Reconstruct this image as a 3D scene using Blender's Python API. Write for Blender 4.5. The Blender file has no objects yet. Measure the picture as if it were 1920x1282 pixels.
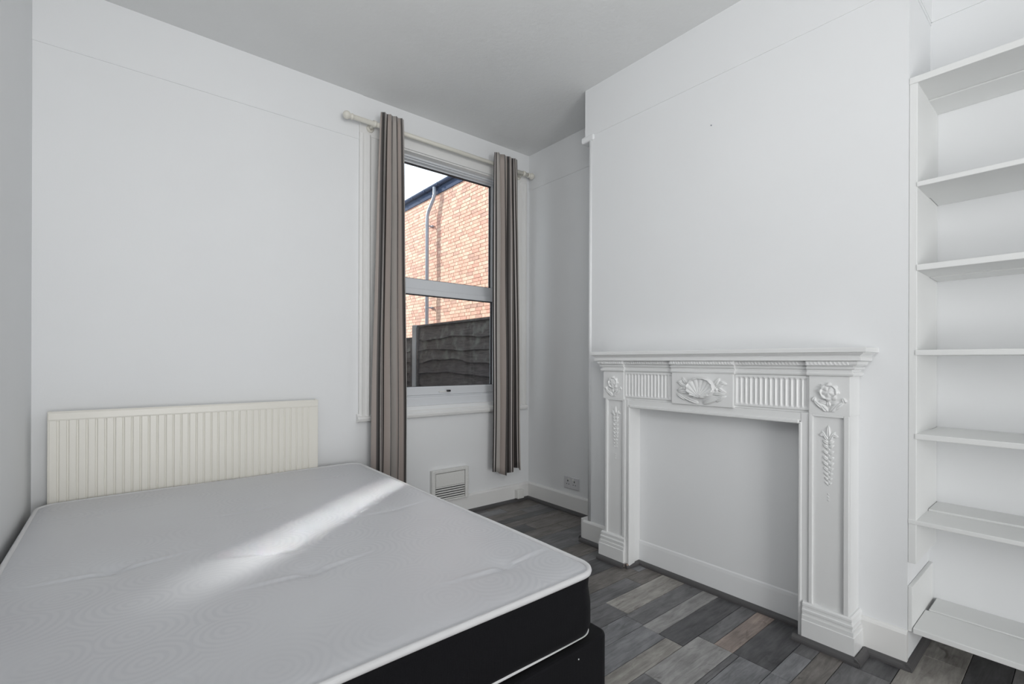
import bpy, bmesh, math, random
from mathutils import Vector, Matrix
random.seed(7)
S = bpy.context.scene
COL = S.collection

# ------------------------------------------------------------------ camera
TH, ROLL, F = 0.6846, 0.0033, 892.77
cam_d = bpy.data.cameras.new('camera')
cam_d.sensor_width = 36.0
cam_d.sensor_fit = 'HORIZONTAL'
cam_d.lens = F * 36.0 / 1920.0
cam_d.shift_y = 37.53 / 1920.0
cam_d.clip_start = 0.02
cam = bpy.data.objects.new('camera', cam_d)
COL.objects.link(cam)
Fw = Vector((math.sin(TH), math.cos(TH), 0)); R0 = Vector((math.cos(TH), -math.sin(TH), 0)); U0 = R0.cross(Fw)
Rr = R0 * math.cos(ROLL) + U0 * math.sin(ROLL); Uu = -R0 * math.sin(ROLL) + U0 * math.cos(ROLL)
M = Matrix((Rr, Uu, -Fw)).transposed().to_4x4()
M.translation = Vector((0, 0, 1.1036))
cam.matrix_world = M
S.camera = cam

# ------------------------------------------------------------------ world, sun, lights, exposure
SKY, SUN, FILL, STREAK, BOUNCE = 2.0, 7.8, 61.0, .62, 13.5
w = bpy.data.worlds.new('sky'); S.world = w; w.use_nodes = True
bg = w.node_tree.nodes['Background']
bg.inputs[0].default_value = (0.80, 0.90, 1.0, 1); bg.inputs[1].default_value = SKY

def light(name, kind, loc, direction, energy, color=(1, 1, 1), **kw):
    d = bpy.data.lights.new(name, kind); d.energy = energy; d.color = color
    for k, v in kw.items(): setattr(d, k, v)
    o = bpy.data.objects.new(name, d); COL.objects.link(o); o.location = loc
    o.rotation_mode = 'QUATERNION'
    o.rotation_quaternion = Vector(direction).to_track_quat('-Z', 'Y')
    return o
light('sun', 'SUN', (0, 12, 9), (.42, -.86, -.44), SUN, (1.0, .93, .84), angle=math.radians(.6))
light('fill_light', 'AREA', (.35, -2.80, .90), (.42, 1, .0), FILL, (1.0, .995, .985), shape='RECTANGLE', size=1.2, size_y=1.4)  # added fill behind the camera, not a lamp of the room
light('bounce_fill_light', 'AREA', (.25, .10, 1.90), (.75, 1.6, 1), BOUNCE, (1, .995, .985), shape='DISK', size=.8)  # added fill aimed at the ceiling, kept out of view
light('streak_light', 'AREA', (3.47, 4.10, 2.13), (-.78, -.62, -.445), STREAK, (1, .98, .95), shape='RECTANGLE', size=.05, size_y=.50, spread=math.radians(5))  # added lamp outside that throws the bright streak onto the mattress

S.view_settings.view_transform = 'Standard'
S.view_settings.look = 'None'
S.view_settings.gamma = 1.0
S.view_settings.use_curve_mapping = False
S.view_settings.exposure = 0.0

# ------------------------------------------------------------------ dimensions
H = 2.78
Y0 = 2.923; XL = -.3096; XB = 2.5616; XA = 2.2127; YF = 1.9983; YN = .4304; YB = -3.0
ZR = 2.497; ZS = .1333; ZBD = .0235

# ------------------------------------------------------------------ materials
def newmat(name):
    m = bpy.data.materials.new(name); m.use_nodes = True
    nt = m.node_tree; b = nt.nodes['Principled BSDF']
    return m, nt, b
def N(nt, t, **kw):
    n = nt.nodes.new(t)
    for k, v in kw.items():
        if k.startswith('_'): setattr(n, k[1:], v)
        else: n.inputs[k.replace('__', ' ')].default_value = v
    return n
def L(nt, a, ao, b, bi): nt.links.new(a.outputs[ao], b.inputs[bi])
def ramp(nt, stops, interp='LINEAR'):
    r = nt.nodes.new('ShaderNodeValToRGB'); r.color_ramp.interpolation = interp
    e = r.color_ramp.elements
    while len(e) < len(stops): e.new(.5)
    for el, (p, c) in zip(e, stops):
        el.position = p; el.color = (*c, 1) if len(c) == 3 else c
    return r
def paint(name, col, rough=.55, bump=.05, scale=90, blotch=.015, spec=.5, bscale=2.2, bdist=.002):
    m, nt, b = newmat(name)
    tc = N(nt, 'ShaderNodeTexCoord')
    n1 = N(nt, 'ShaderNodeTexNoise', Scale=bscale, Detail=4.0)
    L(nt, tc, 'Object', n1, 'Vector')
    lo = tuple(max(0, c - blotch) for c in col); hi = tuple(min(1, c + blotch) for c in col)
    r = ramp(nt, [(.3, lo), (.7, hi)]); L(nt, n1, 'Fac', r, 'Fac'); L(nt, r, 'Color', b, 'Base Color')
    b.inputs['Roughness'].default_value = rough
    b.inputs['Specular IOR Level'].default_value = spec
    n2 = N(nt, 'ShaderNodeTexNoise', Scale=scale, Detail=5.0, Roughness=.6); L(nt, tc, 'Object', n2, 'Vector')
    bp = N(nt, 'ShaderNodeBump', Strength=bump, Distance=bdist); L(nt, n2, 'Fac', bp, 'Height'); L(nt, bp, 'Normal', b, 'Normal')
    return m
def plain(name, col, rough=.5, metal=0., spec=.5):
    m, nt, b = newmat(name)
    n1 = N(nt, 'ShaderNodeTexNoise', Scale=25.0, Detail=3.0)
    r = ramp(nt, [(.3, tuple(c * .95 for c in col)), (.7, tuple(min(1, c * 1.05) for c in col))])
    L(nt, n1, 'Fac', r, 'Fac'); L(nt, r, 'Color', b, 'Base Color')
    b.inputs['Roughness'].default_value = rough; b.inputs['Metallic'].default_value = metal
    b.inputs['Specular IOR Level'].default_value = spec
    return m
M_WALL = paint('white_emulsion', (.845, .858, .870), .62, .10, 160, .008)
M_CEIL = paint('ceiling_paint', (.80, .81, .812), .8, .55, 38, .015, .3, bdist=.004)
M_TRIM = paint('white_gloss_paint', (.84, .84, .83), .30, .10, 60, .01)
M_SURR = paint('surround_gloss_paint', (.83, .838, .838), .28, .10, 70, .012)
M_SHELF = paint('shelf_paint', (.83, .84, .835), .42, .22, 45, .018)
M_UPVC = paint('white_upvc', (.74, .76, .79), .22, .0, 50, .004)
M_CREAM = paint('cream_radiator_enamel', (.84, .82, .755), .32, .03, 80, .012)
M_POLE = paint('cream_pole_paint', (.76, .74, .67), .35, .03, 60, .012)
M_PLASTIC = plain('white_plastic', (.78, .78, .76), .35)
M_SOCKET = plain('grey_white_socket_plastic', (.66, .66, .68), .35)
M_DARK = plain('painted_hole_shade', (.03, .03, .032), .7)  # flat dark colour in place of shade inside slots and holes
M_BEAD = plain('dark_grey_beading', (.085, .083, .085), .45)
M_BLACK = plain('black_plastic', (.02, .02, .02), .4)
M_SEAL = plain('black_rubber_gasket', (.03, .03, .035), .6)
M_BARE = plain('bare_pinkish_timber', (.42, .30, .24), .6)

def fabric_black():
    m, nt, b = newmat('black_mattress_fabric')
    tc = N(nt, 'ShaderNodeTexCoord')
    wv = N(nt, 'ShaderNodeTexWave', Scale=120.0, Distortion=.3); L(nt, tc, 'Object', wv, 'Vector')
    n1 = N(nt, 'ShaderNodeTexNoise', Scale=300.0, Detail=2.0); L(nt, tc, 'Object', n1, 'Vector')
    mx = N(nt, 'ShaderNodeMath', _operation='MULTIPLY'); L(nt, wv, 'Fac', mx, 0); L(nt, n1, 'Fac', mx, 1)
    r = ramp(nt, [(0, (.003, .003, .004)), (.8, (.009, .009, .012))]); L(nt, mx, 'Value', r, 'Fac'); L(nt, r, 'Color', b, 'Base Color')
    b.inputs['Roughness'].default_value = .75; b.inputs['Specular IOR Level'].default_value = .15; b.inputs['Sheen Weight'].default_value = .04
    bp = N(nt, 'ShaderNodeBump', Strength=.25, Distance=.001); L(nt, mx, 'Value', bp, 'Height'); L(nt, bp, 'Normal', b, 'Normal')
    return m
M_BLKFAB = fabric_black()
def damask():
    m, nt, b = newmat('pale_damask_ticking')
    tc = N(nt, 'ShaderNodeTexCoord')
    mp = N(nt, 'ShaderNodeMapping'); mp.inputs['Scale'].default_value = (1, 1.15, .0001); L(nt, tc, 'Object', mp, 'Vector')
    nz = N(nt, 'ShaderNodeTexNoise', Scale=7.0, Detail=1.0); L(nt, mp, 'Vector', nz, 'Vector')
    mixv = N(nt, 'ShaderNodeMixRGB', Fac=.035); L(nt, mp, 'Vector', mixv, 'Color1'); L(nt, nz, 'Color', mixv, 'Color2')
    vo = N(nt, 'ShaderNodeTexVoronoi', Scale=5.4, Randomness=.5, _voronoi_dimensions='2D'); L(nt, mixv, 'Color', vo, 'Vector')
    m1 = N(nt, 'ShaderNodeMath', _operation='MULTIPLY'); m1.inputs[1].default_value = 62.0; L(nt, vo, 'Distance', m1, 0)
    m2 = N(nt, 'ShaderNodeMath', _operation='SINE'); L(nt, m1, 'Value', m2, 0)
    r = ramp(nt, [(.15, (.600, .612, .640)), (.75, (.640, .650, .675))])
    m3 = N(nt, 'ShaderNodeMath', _operation='MULTIPLY_ADD'); m3.inputs[1].default_value = .5; m3.inputs[2].default_value = .5
    L(nt, m2, 'Value', m3, 0); mk = N(nt, 'ShaderNodeTexNoise', Scale=2.4, Detail=2.0); L(nt, tc, 'Object', mk, 'Vector')
    rk = ramp(nt, [(.40, (0, 0, 0)), (.62, (1, 1, 1))]); L(nt, mk, 'Fac', rk, 'Fac')
    m4 = N(nt, 'ShaderNodeMath', _operation='SUBTRACT'); m4.inputs[1].default_value = .7; L(nt, m3, 'Value', m4, 0)
    m6 = N(nt, 'ShaderNodeMath', _operation='MULTIPLY_ADD'); m6.inputs[2].default_value = .7; L(nt, m4, 'Value', m6, 0); L(nt, rk, 'Color', m6, 1)
    L(nt, m6, 'Value', r, 'Fac')
    st = N(nt, 'ShaderNodeTexNoise', Scale=2.0, Detail=3.0); L(nt, tc, 'Object', st, 'Vector')
    r2 = ramp(nt, [(.35, (.96, .95, .955)), (.65, (1, 1, 1))]); L(nt, st, 'Fac', r2, 'Fac')
    mm = N(nt, 'ShaderNodeMixRGB', Fac=1.0, _blend_type='MULTIPLY'); L(nt, r, 'Color', mm, 'Color1'); L(nt, r2, 'Color', mm, 'Color2')
    L(nt, mm, 'Color', b, 'Base Color')
    b.inputs['Roughness'].default_value = .42; b.inputs['Specular IOR Level'].default_value = .4
    b.inputs['Sheen Weight'].default_value = .1
    bp = N(nt, 'ShaderNodeBump', Strength=.08, Distance=.0015); L(nt, m3, 'Value', bp, 'Height'); L(nt, bp, 'Normal', b, 'Normal')
    return m
M_DAMASK = damask()
M_PIPING = plain('white_edge_tape', (.70, .70, .71), .6)

def curtain_mat():
    m, nt, b = newmat('striped_taupe_curtain_cloth')
    uv = N(nt, 'ShaderNodeUVMap')
    sx = N(nt, 'ShaderNodeSeparateXYZ'); L(nt, uv, 'UV', sx, 'Vector')
    fr = N(nt, 'ShaderNodeMath', _operation='FRACT'); L(nt, sx, 'X', fr, 0)
    T = (.42, .365, .335); T2 = (.44, .41, .385); D = (.030, .025, .024); G = (.12, .108, .104); P = (.60, .56, .54)
    stops = [(0, T), (.22, G), (.26, D), (.38, P), (.405, D), (.44, T2), (.64, T), (.70, D), (.755, G), (.80, P), (.83, D), (.88, T)]
    r = ramp(nt, stops, 'CONSTANT'); L(nt, fr, 'Value', r, 'Fac')
    n1 = N(nt, 'ShaderNodeTexNoise', Scale=1.0, Detail=2.0)
    mp = N(nt, 'ShaderNodeMapping'); mp.inputs['Scale'].default_value = (400, 1500, 1); L(nt, uv, 'UV', mp, 'Vector'); L(nt, mp, 'Vector', n1, 'Vector')
    rr = ramp(nt, [(.3, (.88, .88, .88)), (.7, (1.1, 1.1, 1.1))]); L(nt, n1, 'Fac', rr, 'Fac')
    mm = N(nt, 'ShaderNodeMixRGB', Fac=1.0, _blend_type='MULTIPLY'); L(nt, r, 'Color', mm, 'Color1'); L(nt, rr, 'Color', mm, 'Color2')
    L(nt, mm, 'Color', b, 'Base Color')
    b.inputs['Roughness'].default_value = .6; b.inputs['Sheen Weight'].default_value = .25
    return m
M_CURT = curtain_mat()

def glass_mat():
    m = bpy.data.materials.new('window_glass'); m.use_nodes = True; nt = m.node_tree
    nt.nodes.remove(nt.nodes['Principled BSDF']); out = nt.nodes['Material Output']
    t = N(nt, 'ShaderNodeBsdfTransparent'); t.inputs[0].default_value = (.96, .97, .97, 1)
    g = N(nt, 'ShaderNodeBsdfGlossy', Roughness=.02); fz = N(nt, 'ShaderNodeFresnel', IOR=1.45)
    ge = N(nt, 'ShaderNodeNewGeometry'); im = N(nt, 'ShaderNodeMath', _operation='MULTIPLY_ADD'); im.inputs[1].default_value = 1 / 1.45 - 1.45; im.inputs[2].default_value = 1.45
    L(nt, ge, 'Backfacing', im, 0); L(nt, im, 'Value', fz, 'IOR')
    mx = N(nt, 'ShaderNodeMixShader'); L(nt, fz, 'Fac', mx, 0); L(nt, t, 'BSDF', mx, 1); L(nt, g, 'BSDF', mx, 2); L(nt, mx, 'Shader', out, 'Surface')
    return m
M_GLASS = glass_mat()

def wood_floor(name, c1, c2, knots=.0):
    m, nt, b = newmat(name)
    tc = N(nt, 'ShaderNodeTexCoord'); oi = N(nt, 'ShaderNodeObjectInfo')
    ad = N(nt, 'ShaderNodeVectorMath', _operation='ADD'); L(nt, tc, 'Object', ad, 0)
    sc = N(nt, 'ShaderNodeVectorMath', _operation='SCALE'); cx = N(nt, 'ShaderNodeCombineXYZ', X=37.0, Y=91.0, Z=13.0)
    L(nt, cx, 'Vector', sc, 0); L(nt, oi, 'Random', sc, 'Scale'); L(nt, sc, 'Vector', ad, 1)
    mp = N(nt, 'ShaderNodeMapping'); mp.inputs['Scale'].default_value = (4.5, 38.0, 1); L(nt, ad, 'Vector', mp, 'Vector')
    n1 = N(nt, 'ShaderNodeTexNoise', Scale=1.6, Detail=7.0, Roughness=.68, Distortion=.6); L(nt, mp, 'Vector', n1, 'Vector')
    mp2 = N(nt, 'ShaderNodeMapping'); mp2.inputs['Scale'].default_value = (5.0, 11.0, 1); L(nt, ad, 'Vector', mp2, 'Vector')
    n2 = N(nt, 'ShaderNodeTexNoise', Scale=1.4, Detail=4.0, Roughness=.6); L(nt, mp2, 'Vector', n2, 'Vector')
    mx = N(nt, 'ShaderNodeMath', _operation='MULTIPLY_ADD'); mx.inputs[1].default_value = .45; L(nt, n2, 'Fac', mx, 0)
    m5 = N(nt, 'ShaderNodeMath', _operation='MULTIPLY'); m5.inputs[1].default_value = .55; L(nt, n1, 'Fac', m5, 0); L(nt, m5, 'Value', mx, 2)
    r = ramp(nt, [(.36, tuple(c * .78 for c in c1)), (.50, tuple((a + b) / 2 for a, b in zip(c1, c2))), (.63, tuple(c * 1.12 for c in c2))]); L(nt, mx, 'Value', r, 'Fac')
    # knots
    mp3 = N(nt, 'ShaderNodeMapping'); mp3.inputs['Scale'].default_value = (9.0, 20.0, 1); L(nt, ad, 'Vector', mp3, 'Vector')
    vo = N(nt, 'ShaderNodeTexNoise', Scale=1.0, Detail=3.0, Roughness=.55, Distortion=1.2); L(nt, mp3, 'Vector', vo, 'Vector')
    rk = ramp(nt, [(.27, (.38, .36, .35)), (.37, (1, 1, 1))]); L(nt, vo, 'Fac', rk, 'Fac')
    mk = N(nt, 'ShaderNodeMixRGB', Fac=knots, _blend_type='MULTIPLY'); L(nt, r, 'Color', mk, 'Color1'); L(nt, rk, 'Color', mk, 'Color2')
    L(nt, mk, 'Color', b, 'Base Color')
    b.inputs['Roughness'].default_value = .38; b.inputs['Specular IOR Level'].default_value = .4
    bp = N(nt, 'ShaderNodeBump', Strength=.18, Distance=.001); L(nt, n1, 'Fac', bp, 'Height'); L(nt, bp, 'Normal', b, 'Normal')
    return m
FL = {
 'dark': wood_floor('oak_print_charcoal', (.055, .055, .058), (.115, .115, .12), .5),
 'mid': wood_floor('oak_print_mid_grey', (.105, .105, .11), (.185, .183, .188), .5),
 'grey': wood_floor('oak_print_steel_grey', (.14, .142, .152), (.26, .262, .275), .5),
 'light': wood_floor('oak_print_pale_taupe', (.24, .225, .205), (.40, .385, .36), .8),
 'pale': wood_floor('oak_print_light_grey', (.235, .23, .225), (.37, .365, .36), .8),
 'brown': wood_floor('oak_print_brown_grey', (.105, .095, .088), (.205, .19, .178), .8),
 'pink': wood_floor('oak_print_pinkish', (.20, .165, .150), (.37, .30, .265), .6),
}
def brick_mat(name, c):
    m, nt, b = newmat(name)
    tc = N(nt, 'ShaderNodeTexCoord'); n = N(nt, 'ShaderNodeTexNoise', Scale=18.0, Detail=4.0); L(nt, tc, 'Object', n, 'Vector')
    r = ramp(nt, [(.3, tuple(x * .86 for x in c)), (.7, tuple(min(1, x * 1.1) for x in c))]); L(nt, n, 'Fac', r, 'Fac'); L(nt, r, 'Color', b, 'Base Color')
    b.inputs['Roughness'].default_value = .85
    bp = N(nt, 'ShaderNodeBump', Strength=.4, Distance=.004); L(nt, n, 'Fac', bp, 'Height'); L(nt, bp, 'Normal', b, 'Normal')
    return m
BR = [brick_mat('brick_orange', (.60, .36, .275)), brick_mat('brick_red', (.56, .31, .24)), brick_mat('brick_buff', (.62, .42, .32)),
      brick_mat('brick_dark', (.47, .29, .23)), brick_mat('brick_pale', (.66, .45, .35))]
M_MORTAR = paint('lime_mortar', (.70, .58, .46), .9, .3, 60, .03)
def fence_wood(name, a, b_, moss):
    m, nt, b = newmat(name)
    tc = N(nt, 'ShaderNodeTexCoord'); mp = N(nt, 'ShaderNodeMapping'); mp.inputs['Scale'].default_value = (1, 2.5, 26); L(nt, tc, 'Object', mp, 'Vector')
    n = N(nt, 'ShaderNodeTexNoise', Scale=2.0, Detail=6.0, Roughness=.65, Distortion=1.0); L(nt, mp, 'Vector', n, 'Vector')
    r = ramp(nt, [(.3, a), (.7, b_)]); L(nt, n, 'Fac', r, 'Fac')
    n2 = N(nt, 'ShaderNodeTexNoise', Scale=9.0, Detail=5.0); L(nt, tc, 'Object', n2, 'Vector')
    r2 = ramp(nt, [(.5, (0, 0, 0)), (.68, (1, 1, 1))]); L(nt, n2, 'Fac', r2, 'Fac')
    mf = N(nt, 'ShaderNodeMath', _operation='MULTIPLY'); mf.inputs[1].default_value = moss; L(nt, r2, 'Color', mf, 0)
    mx = N(nt, 'ShaderNodeMixRGB', Color2=(.17, .175, .16, 1)); L(nt, mf, 'Value', mx, 'Fac'); L(nt, r, 'Color', mx, 'Color1'); L(nt, mx, 'Color', b, 'Base Color')
    b.inputs['Roughness'].default_value = .85
    return m
M_FENCE = fence_wood('weathered_fence_board', (.030, .026, .026), (.11, .095, .095), .2)
M_FENCE2 = fence_wood('mossy_fence_board', (.04, .036, .034), (.13, .115, .11), .8)
M_CONC = paint('concrete', (.36, .37, .38), .9, .4, 60, .05)
M_GUTTER = plain('dark_blue_grey_gutter', (.05, .07, .12), .9, spec=.1)
M_PIPE = plain('grey_downpipe', (.30, .33, .38), .25)
M_ROOF = plain('slate_roof', (.10, .11, .13), .7)
M_RENDER = paint('painted_render', (.62, .60, .57), .9, .3, 50, .03)

# ------------------------------------------------------------------ mesh helpers
def link(name, me, mat, parent=None, smooth=False):
    o = bpy.data.objects.new(name, me); COL.objects.link(o)
    if mat is not None and not me.materials: me.materials.append(mat)
    if parent is not None: o.parent = parent
    if smooth:
        me.polygons.foreach_set('use_smooth', [True] * len(me.polygons))
    return o
def bm_obj(name, bm, mat, parent=None, smooth=False, origin=None):
    bmesh.ops.recalc_face_normals(bm, faces=bm.faces)
    me = bpy.data.meshes.new(name)
    if origin is not None: bmesh.ops.translate(bm, verts=bm.verts, vec=-Vector(origin))
    bm.to_mesh(me); bm.free()
    o = link(name, me, mat, parent, smooth)
    if origin is not None: o.location = origin
    return o
def bx(bm, x0, x1, y0, y1, z0, z1, bev=0.0, seg=2):
    x0, x1 = min(x0, x1), max(x0, x1); y0, y1 = min(y0, y1), max(y0, y1); z0, z1 = min(z0, z1), max(z0, z1)
    vs = [bm.verts.new((x, y, z)) for x in (x0, x1) for y in (y0, y1) for z in (z0, z1)]
    fs = [bm.faces.new([vs[i] for i in q]) for q in ((0, 1, 3, 2), (4, 6, 7, 5), (0, 4, 5, 1), (2, 3, 7, 6), (0, 2, 6, 4), (1, 5, 7, 3))]
    if bev > 0:
        es = list({e for f in fs for e in f.edges})
        bmesh.ops.bevel(bm, geom=es, offset=bev, segments=seg, profile=.5, affect='EDGES')
def box(name, x0, x1, y0, y1, z0, z1, mat, parent=None, bev=0.0, seg=2, smooth=False):
    bm = bmesh.new(); bx(bm, x0, x1, y0, y1, z0, z1, bev, seg); return bm_obj(name, bm, mat, parent, smooth)
def cyl(bm, p0, p1, r, n=20, r1=None, cap=True):
    p0, p1 = Vector(p0), Vector(p1); d = (p1 - p0); L_ = d.length; q = d.to_track_quat('Z', 'Y')
    r1 = r if r1 is None else r1
    a = []; b = []
    for i in range(n):
        t = 2 * math.pi * i / n
        a.append(bm.verts.new(p0 + q @ Vector((r * math.cos(t), r * math.sin(t), 0))))
        b.append(bm.verts.new(p1 + q @ Vector((r1 * math.cos(t), r1 * math.sin(t), 0))))
    for i in range(n): bm.faces.new((a[i], a[(i + 1) % n], b[(i + 1) % n], b[i]))
    if cap: bm.faces.new(a[::-1]); bm.faces.new(b)
def lathe(bm, p, axis, prof, n=24):
    """prof: list of (distance along axis, radius)"""
    p = Vector(p); q = Vector(axis).to_track_quat('Z', 'Y'); rings = []
    for d, r in prof:
        rings.append([bm.verts.new(p + q @ Vector((max(r, 1e-5) * math.cos(2 * math.pi * i / n), max(r, 1e-5) * math.sin(2 * math.pi * i / n), d))) for i in range(n)])
    for A, B in zip(rings, rings[1:]):
        for i in range(n): bm.faces.new((A[i], A[(i + 1) % n], B[(i + 1) % n], B[i]))
    bm.faces.new(rings[0][::-1]); bm.faces.new(rings[-1])
def tube(bm, pts, r, n=12):
    pts = [Vector(p) for p in pts]; rings = []
    for i, p in enumerate(pts):
        d = (pts[min(i + 1, len(pts) - 1)] - pts[max(i - 1, 0)]).normalized(); q = d.to_track_quat('Z', 'Y')
        rings.append([bm.verts.new(p + q @ Vector((r * math.cos(2 * math.pi * k / n), r * math.sin(2 * math.pi * k / n), 0))) for k in range(n)])
    for A, B in zip(rings, rings[1:]):
        # match nearest start vertex to limit twisting
        off = min(range(n), key=lambda s: (A[0].co - B[s].co).length)
        B[:] = B[off:] + B[:off]
        for i in range(n): bm.faces.new((A[i], A[(i + 1) % n], B[(i + 1) % n], B[i]))
    bm.faces.new(rings[0][::-1]); bm.faces.new(rings[-1])
def prism(bm, poly, axis, a, b):
    """poly in the two other axes; extruded from a to b along axis index"""
    def mk(c, t):
        v = list(c); v.insert(axis, t); return bm.verts.new(v)
    A = [mk(c, a) for c in poly]; B = [mk(c, b) for c in poly]; n = len(poly)
    bm.faces.new(A[::-1]); bm.faces.new(B)
    for i in range(n): bm.faces.new((A[i], A[(i + 1) % n], B[(i + 1) % n], B[i]))
def empty(name, loc=(0, 0, 0)):
    o = bpy.data.objects.new(name, None); COL.objects.link(o); o.empty_display_size = .1
    o['_loc'] = 0; del o['_loc']
    return o
def tag(o, label=None, cat=None, group=None, kind=None):
    if label: o['label'] = label
    if cat: o['category'] = cat
    if group: o['group'] = group
    if kind: o['kind'] = kind
    return o
def rebase(root, loc):
    """put the Empty at the thing's base while its parts stay where they are"""
    root.location = loc
    for c in root.children: c.location = Vector(c.location) - Vector(loc)
def struct(o, label): return tag(o, label, kind='structure')

# ------------------------------------------------------------------ setting: shell
WT = .30
# floor slab and planks
floor = struct(box('floor', XL - .2, XB + .2, YB - .2, Y0 + .28, -.06, -.0125, M_BLACK), 'grey wood-effect laminate plank floor of mixed tones')
rects = []
def row(y0, y1, *ps):
    for (x0, x1, t) in ps: rects.append((x0, x1, y0, y1, t))
row(.445, .587, (1.10, 1.62, 'grey'), (1.62, 2.06, 'mid'), (2.06, 2.5616, 'dark'))
row(.587, .664, (1.0, 1.785, 'pale'), (1.785, 2.35, 'brown'), (2.35, 2.5616, 'mid'))
row(.664, .730, (1.1, 1.79, 'grey'), (1.79, 1.985, 'grey'), (1.985, 2.5, 'mid'))
row(.730, .845, (.9, 1.45, 'light'), (1.45, 1.80, 'grey'))
row(.845, .870, (1.45, 1.80, 'mid'), (.9, 1.45, 'light'))
row(.730, .870, (1.80, 2.5, 'dark'))
row(.870, .946, (1.80, 2.35, 'pink'))
row(.946, 1.013, (1.80, 2.35, 'mid'))
row(.870, 1.013, (.95, 1.437, 'mid'), (1.437, 1.80, 'pale'))
row(1.013, 1.089, (1.0, 1.69, 'light'))
row(1.013, 1.122, (1.69, 2.3, 'dark'))
row(1.089, 1.200, (.9, 1.69, 'grey'))
row(1.122, 1.200, (1.69, 2.3, 'pale'))
row(1.200, 1.297, (.8, 1.30, 'dark'), (1.30, 1.70, 'grey'), (1.70, 2.3, 'mid'))
row(1.297, 1.421, (.8, 1.30, 'light'), (1.30, 1.72, 'mid'), (1.72, 2.3, 'light'))
row(1.421, 1.520, (.8, 1.38, 'pale'), (1.38, 2.0, 'mid'), (2.0, 2.3, 'brown'))
row(1.520, 1.645, (.9, 1.55, 'mid'), (1.55, 2.11, 'brown'), (2.11, 2.35, 'grey'))
row(1.645, 1.775, (.8, 1.62, 'pale'), (1.62, 2.3, 'dark'))
row(1.775, 1.850, (.8, 1.50, 'brown'), (1.50, 1.90, 'pale'), (1.90, 2.3, 'mid'))
row(1.850, 1.985, (.8, 1.74, 'dark'), (1.74, 2.3, 'brown'))
row(1.985, 2.090, (.8, 1.40, 'grey'), (1.40, 2.16, 'mid'), (2.16, 2.5616, 'mid'))
row(2.090, 2.210, (.8, 1.95, 'brown'), (1.95, 2.5616, 'mid'))
row(2.210, 2.335, (.8, 1.68, 'mid'), (1.68, 2.30, 'brown'), (2.30, 2.5616, 'brown'))
row(2.335, 2.460, (.8, 1.90, 'mid'), (1.90, 2.12, 'dark'), (2.12, 2.5616, 'brown'))
row(2.460, 2.540, (.8, 1.80, 'brown'), (1.80, 2.5616, 'brown'))
row(2.540, 2.620, (.8, 1.97, 'mid'), (1.97, 2.5616, 'dark'))
row(2.620, 2.735, (.8, 1.60, 'mid'), (1.60, 2.30, 'brown'), (2.30, 2.5616, 'mid'))
row(2.735, 2.830, (.8, 1.75, 'brown'), (1.75, 2.20, 'grey'), (2.20, 2.5616, 'brown'))
row(2.830, 2.920, (.8, 2.1, 'mid'), (2.1, 2.5616, 'brown'))
# towards and behind the camera
row(.290, .445, (1.0, 1.9, 'mid'), (1.9, 2.35, 'light'), (2.35, 2.5616, 'light'))
row(.180, .290, (.9, 1.7, 'light'), (1.7, 2.5616, 'dark'))
row(.070, .180, (.9, 1.5, 'grey'), (1.5, 2.5616, 'pale'))
def fill(x0, x1, y0, y1):
    y = y0
    tones = ['dark', 'mid', 'grey', 'light', 'pale', 'brown', 'mid', 'dark']
    while y < y1 - .01:
        wd = min(random.choice((.11, .14, .17)), y1 - y)
        if y1 - y - wd < .05: wd = y1 - y
        x = x0
        while x < x1 - .01:
            ln = random.uniform(.9, 1.5)
            if x1 - x - ln < .25: ln = x1 - x
            rects.append((x, x + ln, y, y + wd, random.choice(tones))); x += ln
        y += wd
fill(XL, XB, YB, .07)
# rows of the listed part reach under the bed as one more board each
lefts = {}
for (x0, x1, y0, y1, t) in rects:
    if y0 >= .069: lefts[(y0, y1)] = min(lefts.get((y0, y1), 9), x0)
spans = sorted(lefts)
for i, (a, b) in enumerate(spans):
    if lefts[(a, b)] < 1.2: rects.append((XL, lefts[(a, b)], a, b, random.choice(['dark', 'mid', 'grey', 'brown', 'pale'])))
G = .0011
for (x0, x1, y0, y1, t) in rects:
    cx, cy = (x0 + x1) / 2, (y0 + y1) / 2
    bm = bmesh.new(); hx, hy = (x1 - x0) / 2 - G * .8, (y1 - y0) / 2 - G * .8
    ins = .0012
    lo = [bm.verts.new((sx * hx, sy * hy, -.012)) for sx, sy in ((-1, -1), (1, -1), (1, 1), (-1, 1))]
    md = [bm.verts.new((sx * hx, sy * hy, -.0012)) for sx, sy in ((-1, -1), (1, -1), (1, 1), (-1, 1))]
    hi = [bm.verts.new((sx * (hx - ins), sy * (hy - ins), 0)) for sx, sy in ((-1, -1), (1, -1), (1, 1), (-1, 1))]
    bm.faces.new(hi)
    for i in range(4):
        j = (i + 1) % 4
        bm.faces.new((lo[i], lo[j], md[j], md[i])); bm.faces.new((md[i], md[j], hi[j], hi[i]))
    o = bm_obj('plank', bm, FL[t], floor); o.location = (cx, cy, 0)

struct(box('ceiling', XL - .2, XB + .3, YB - .2, Y0 + WT, H, H + .12, M_CEIL), 'plain white ceiling with faint stippled texture')
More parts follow.
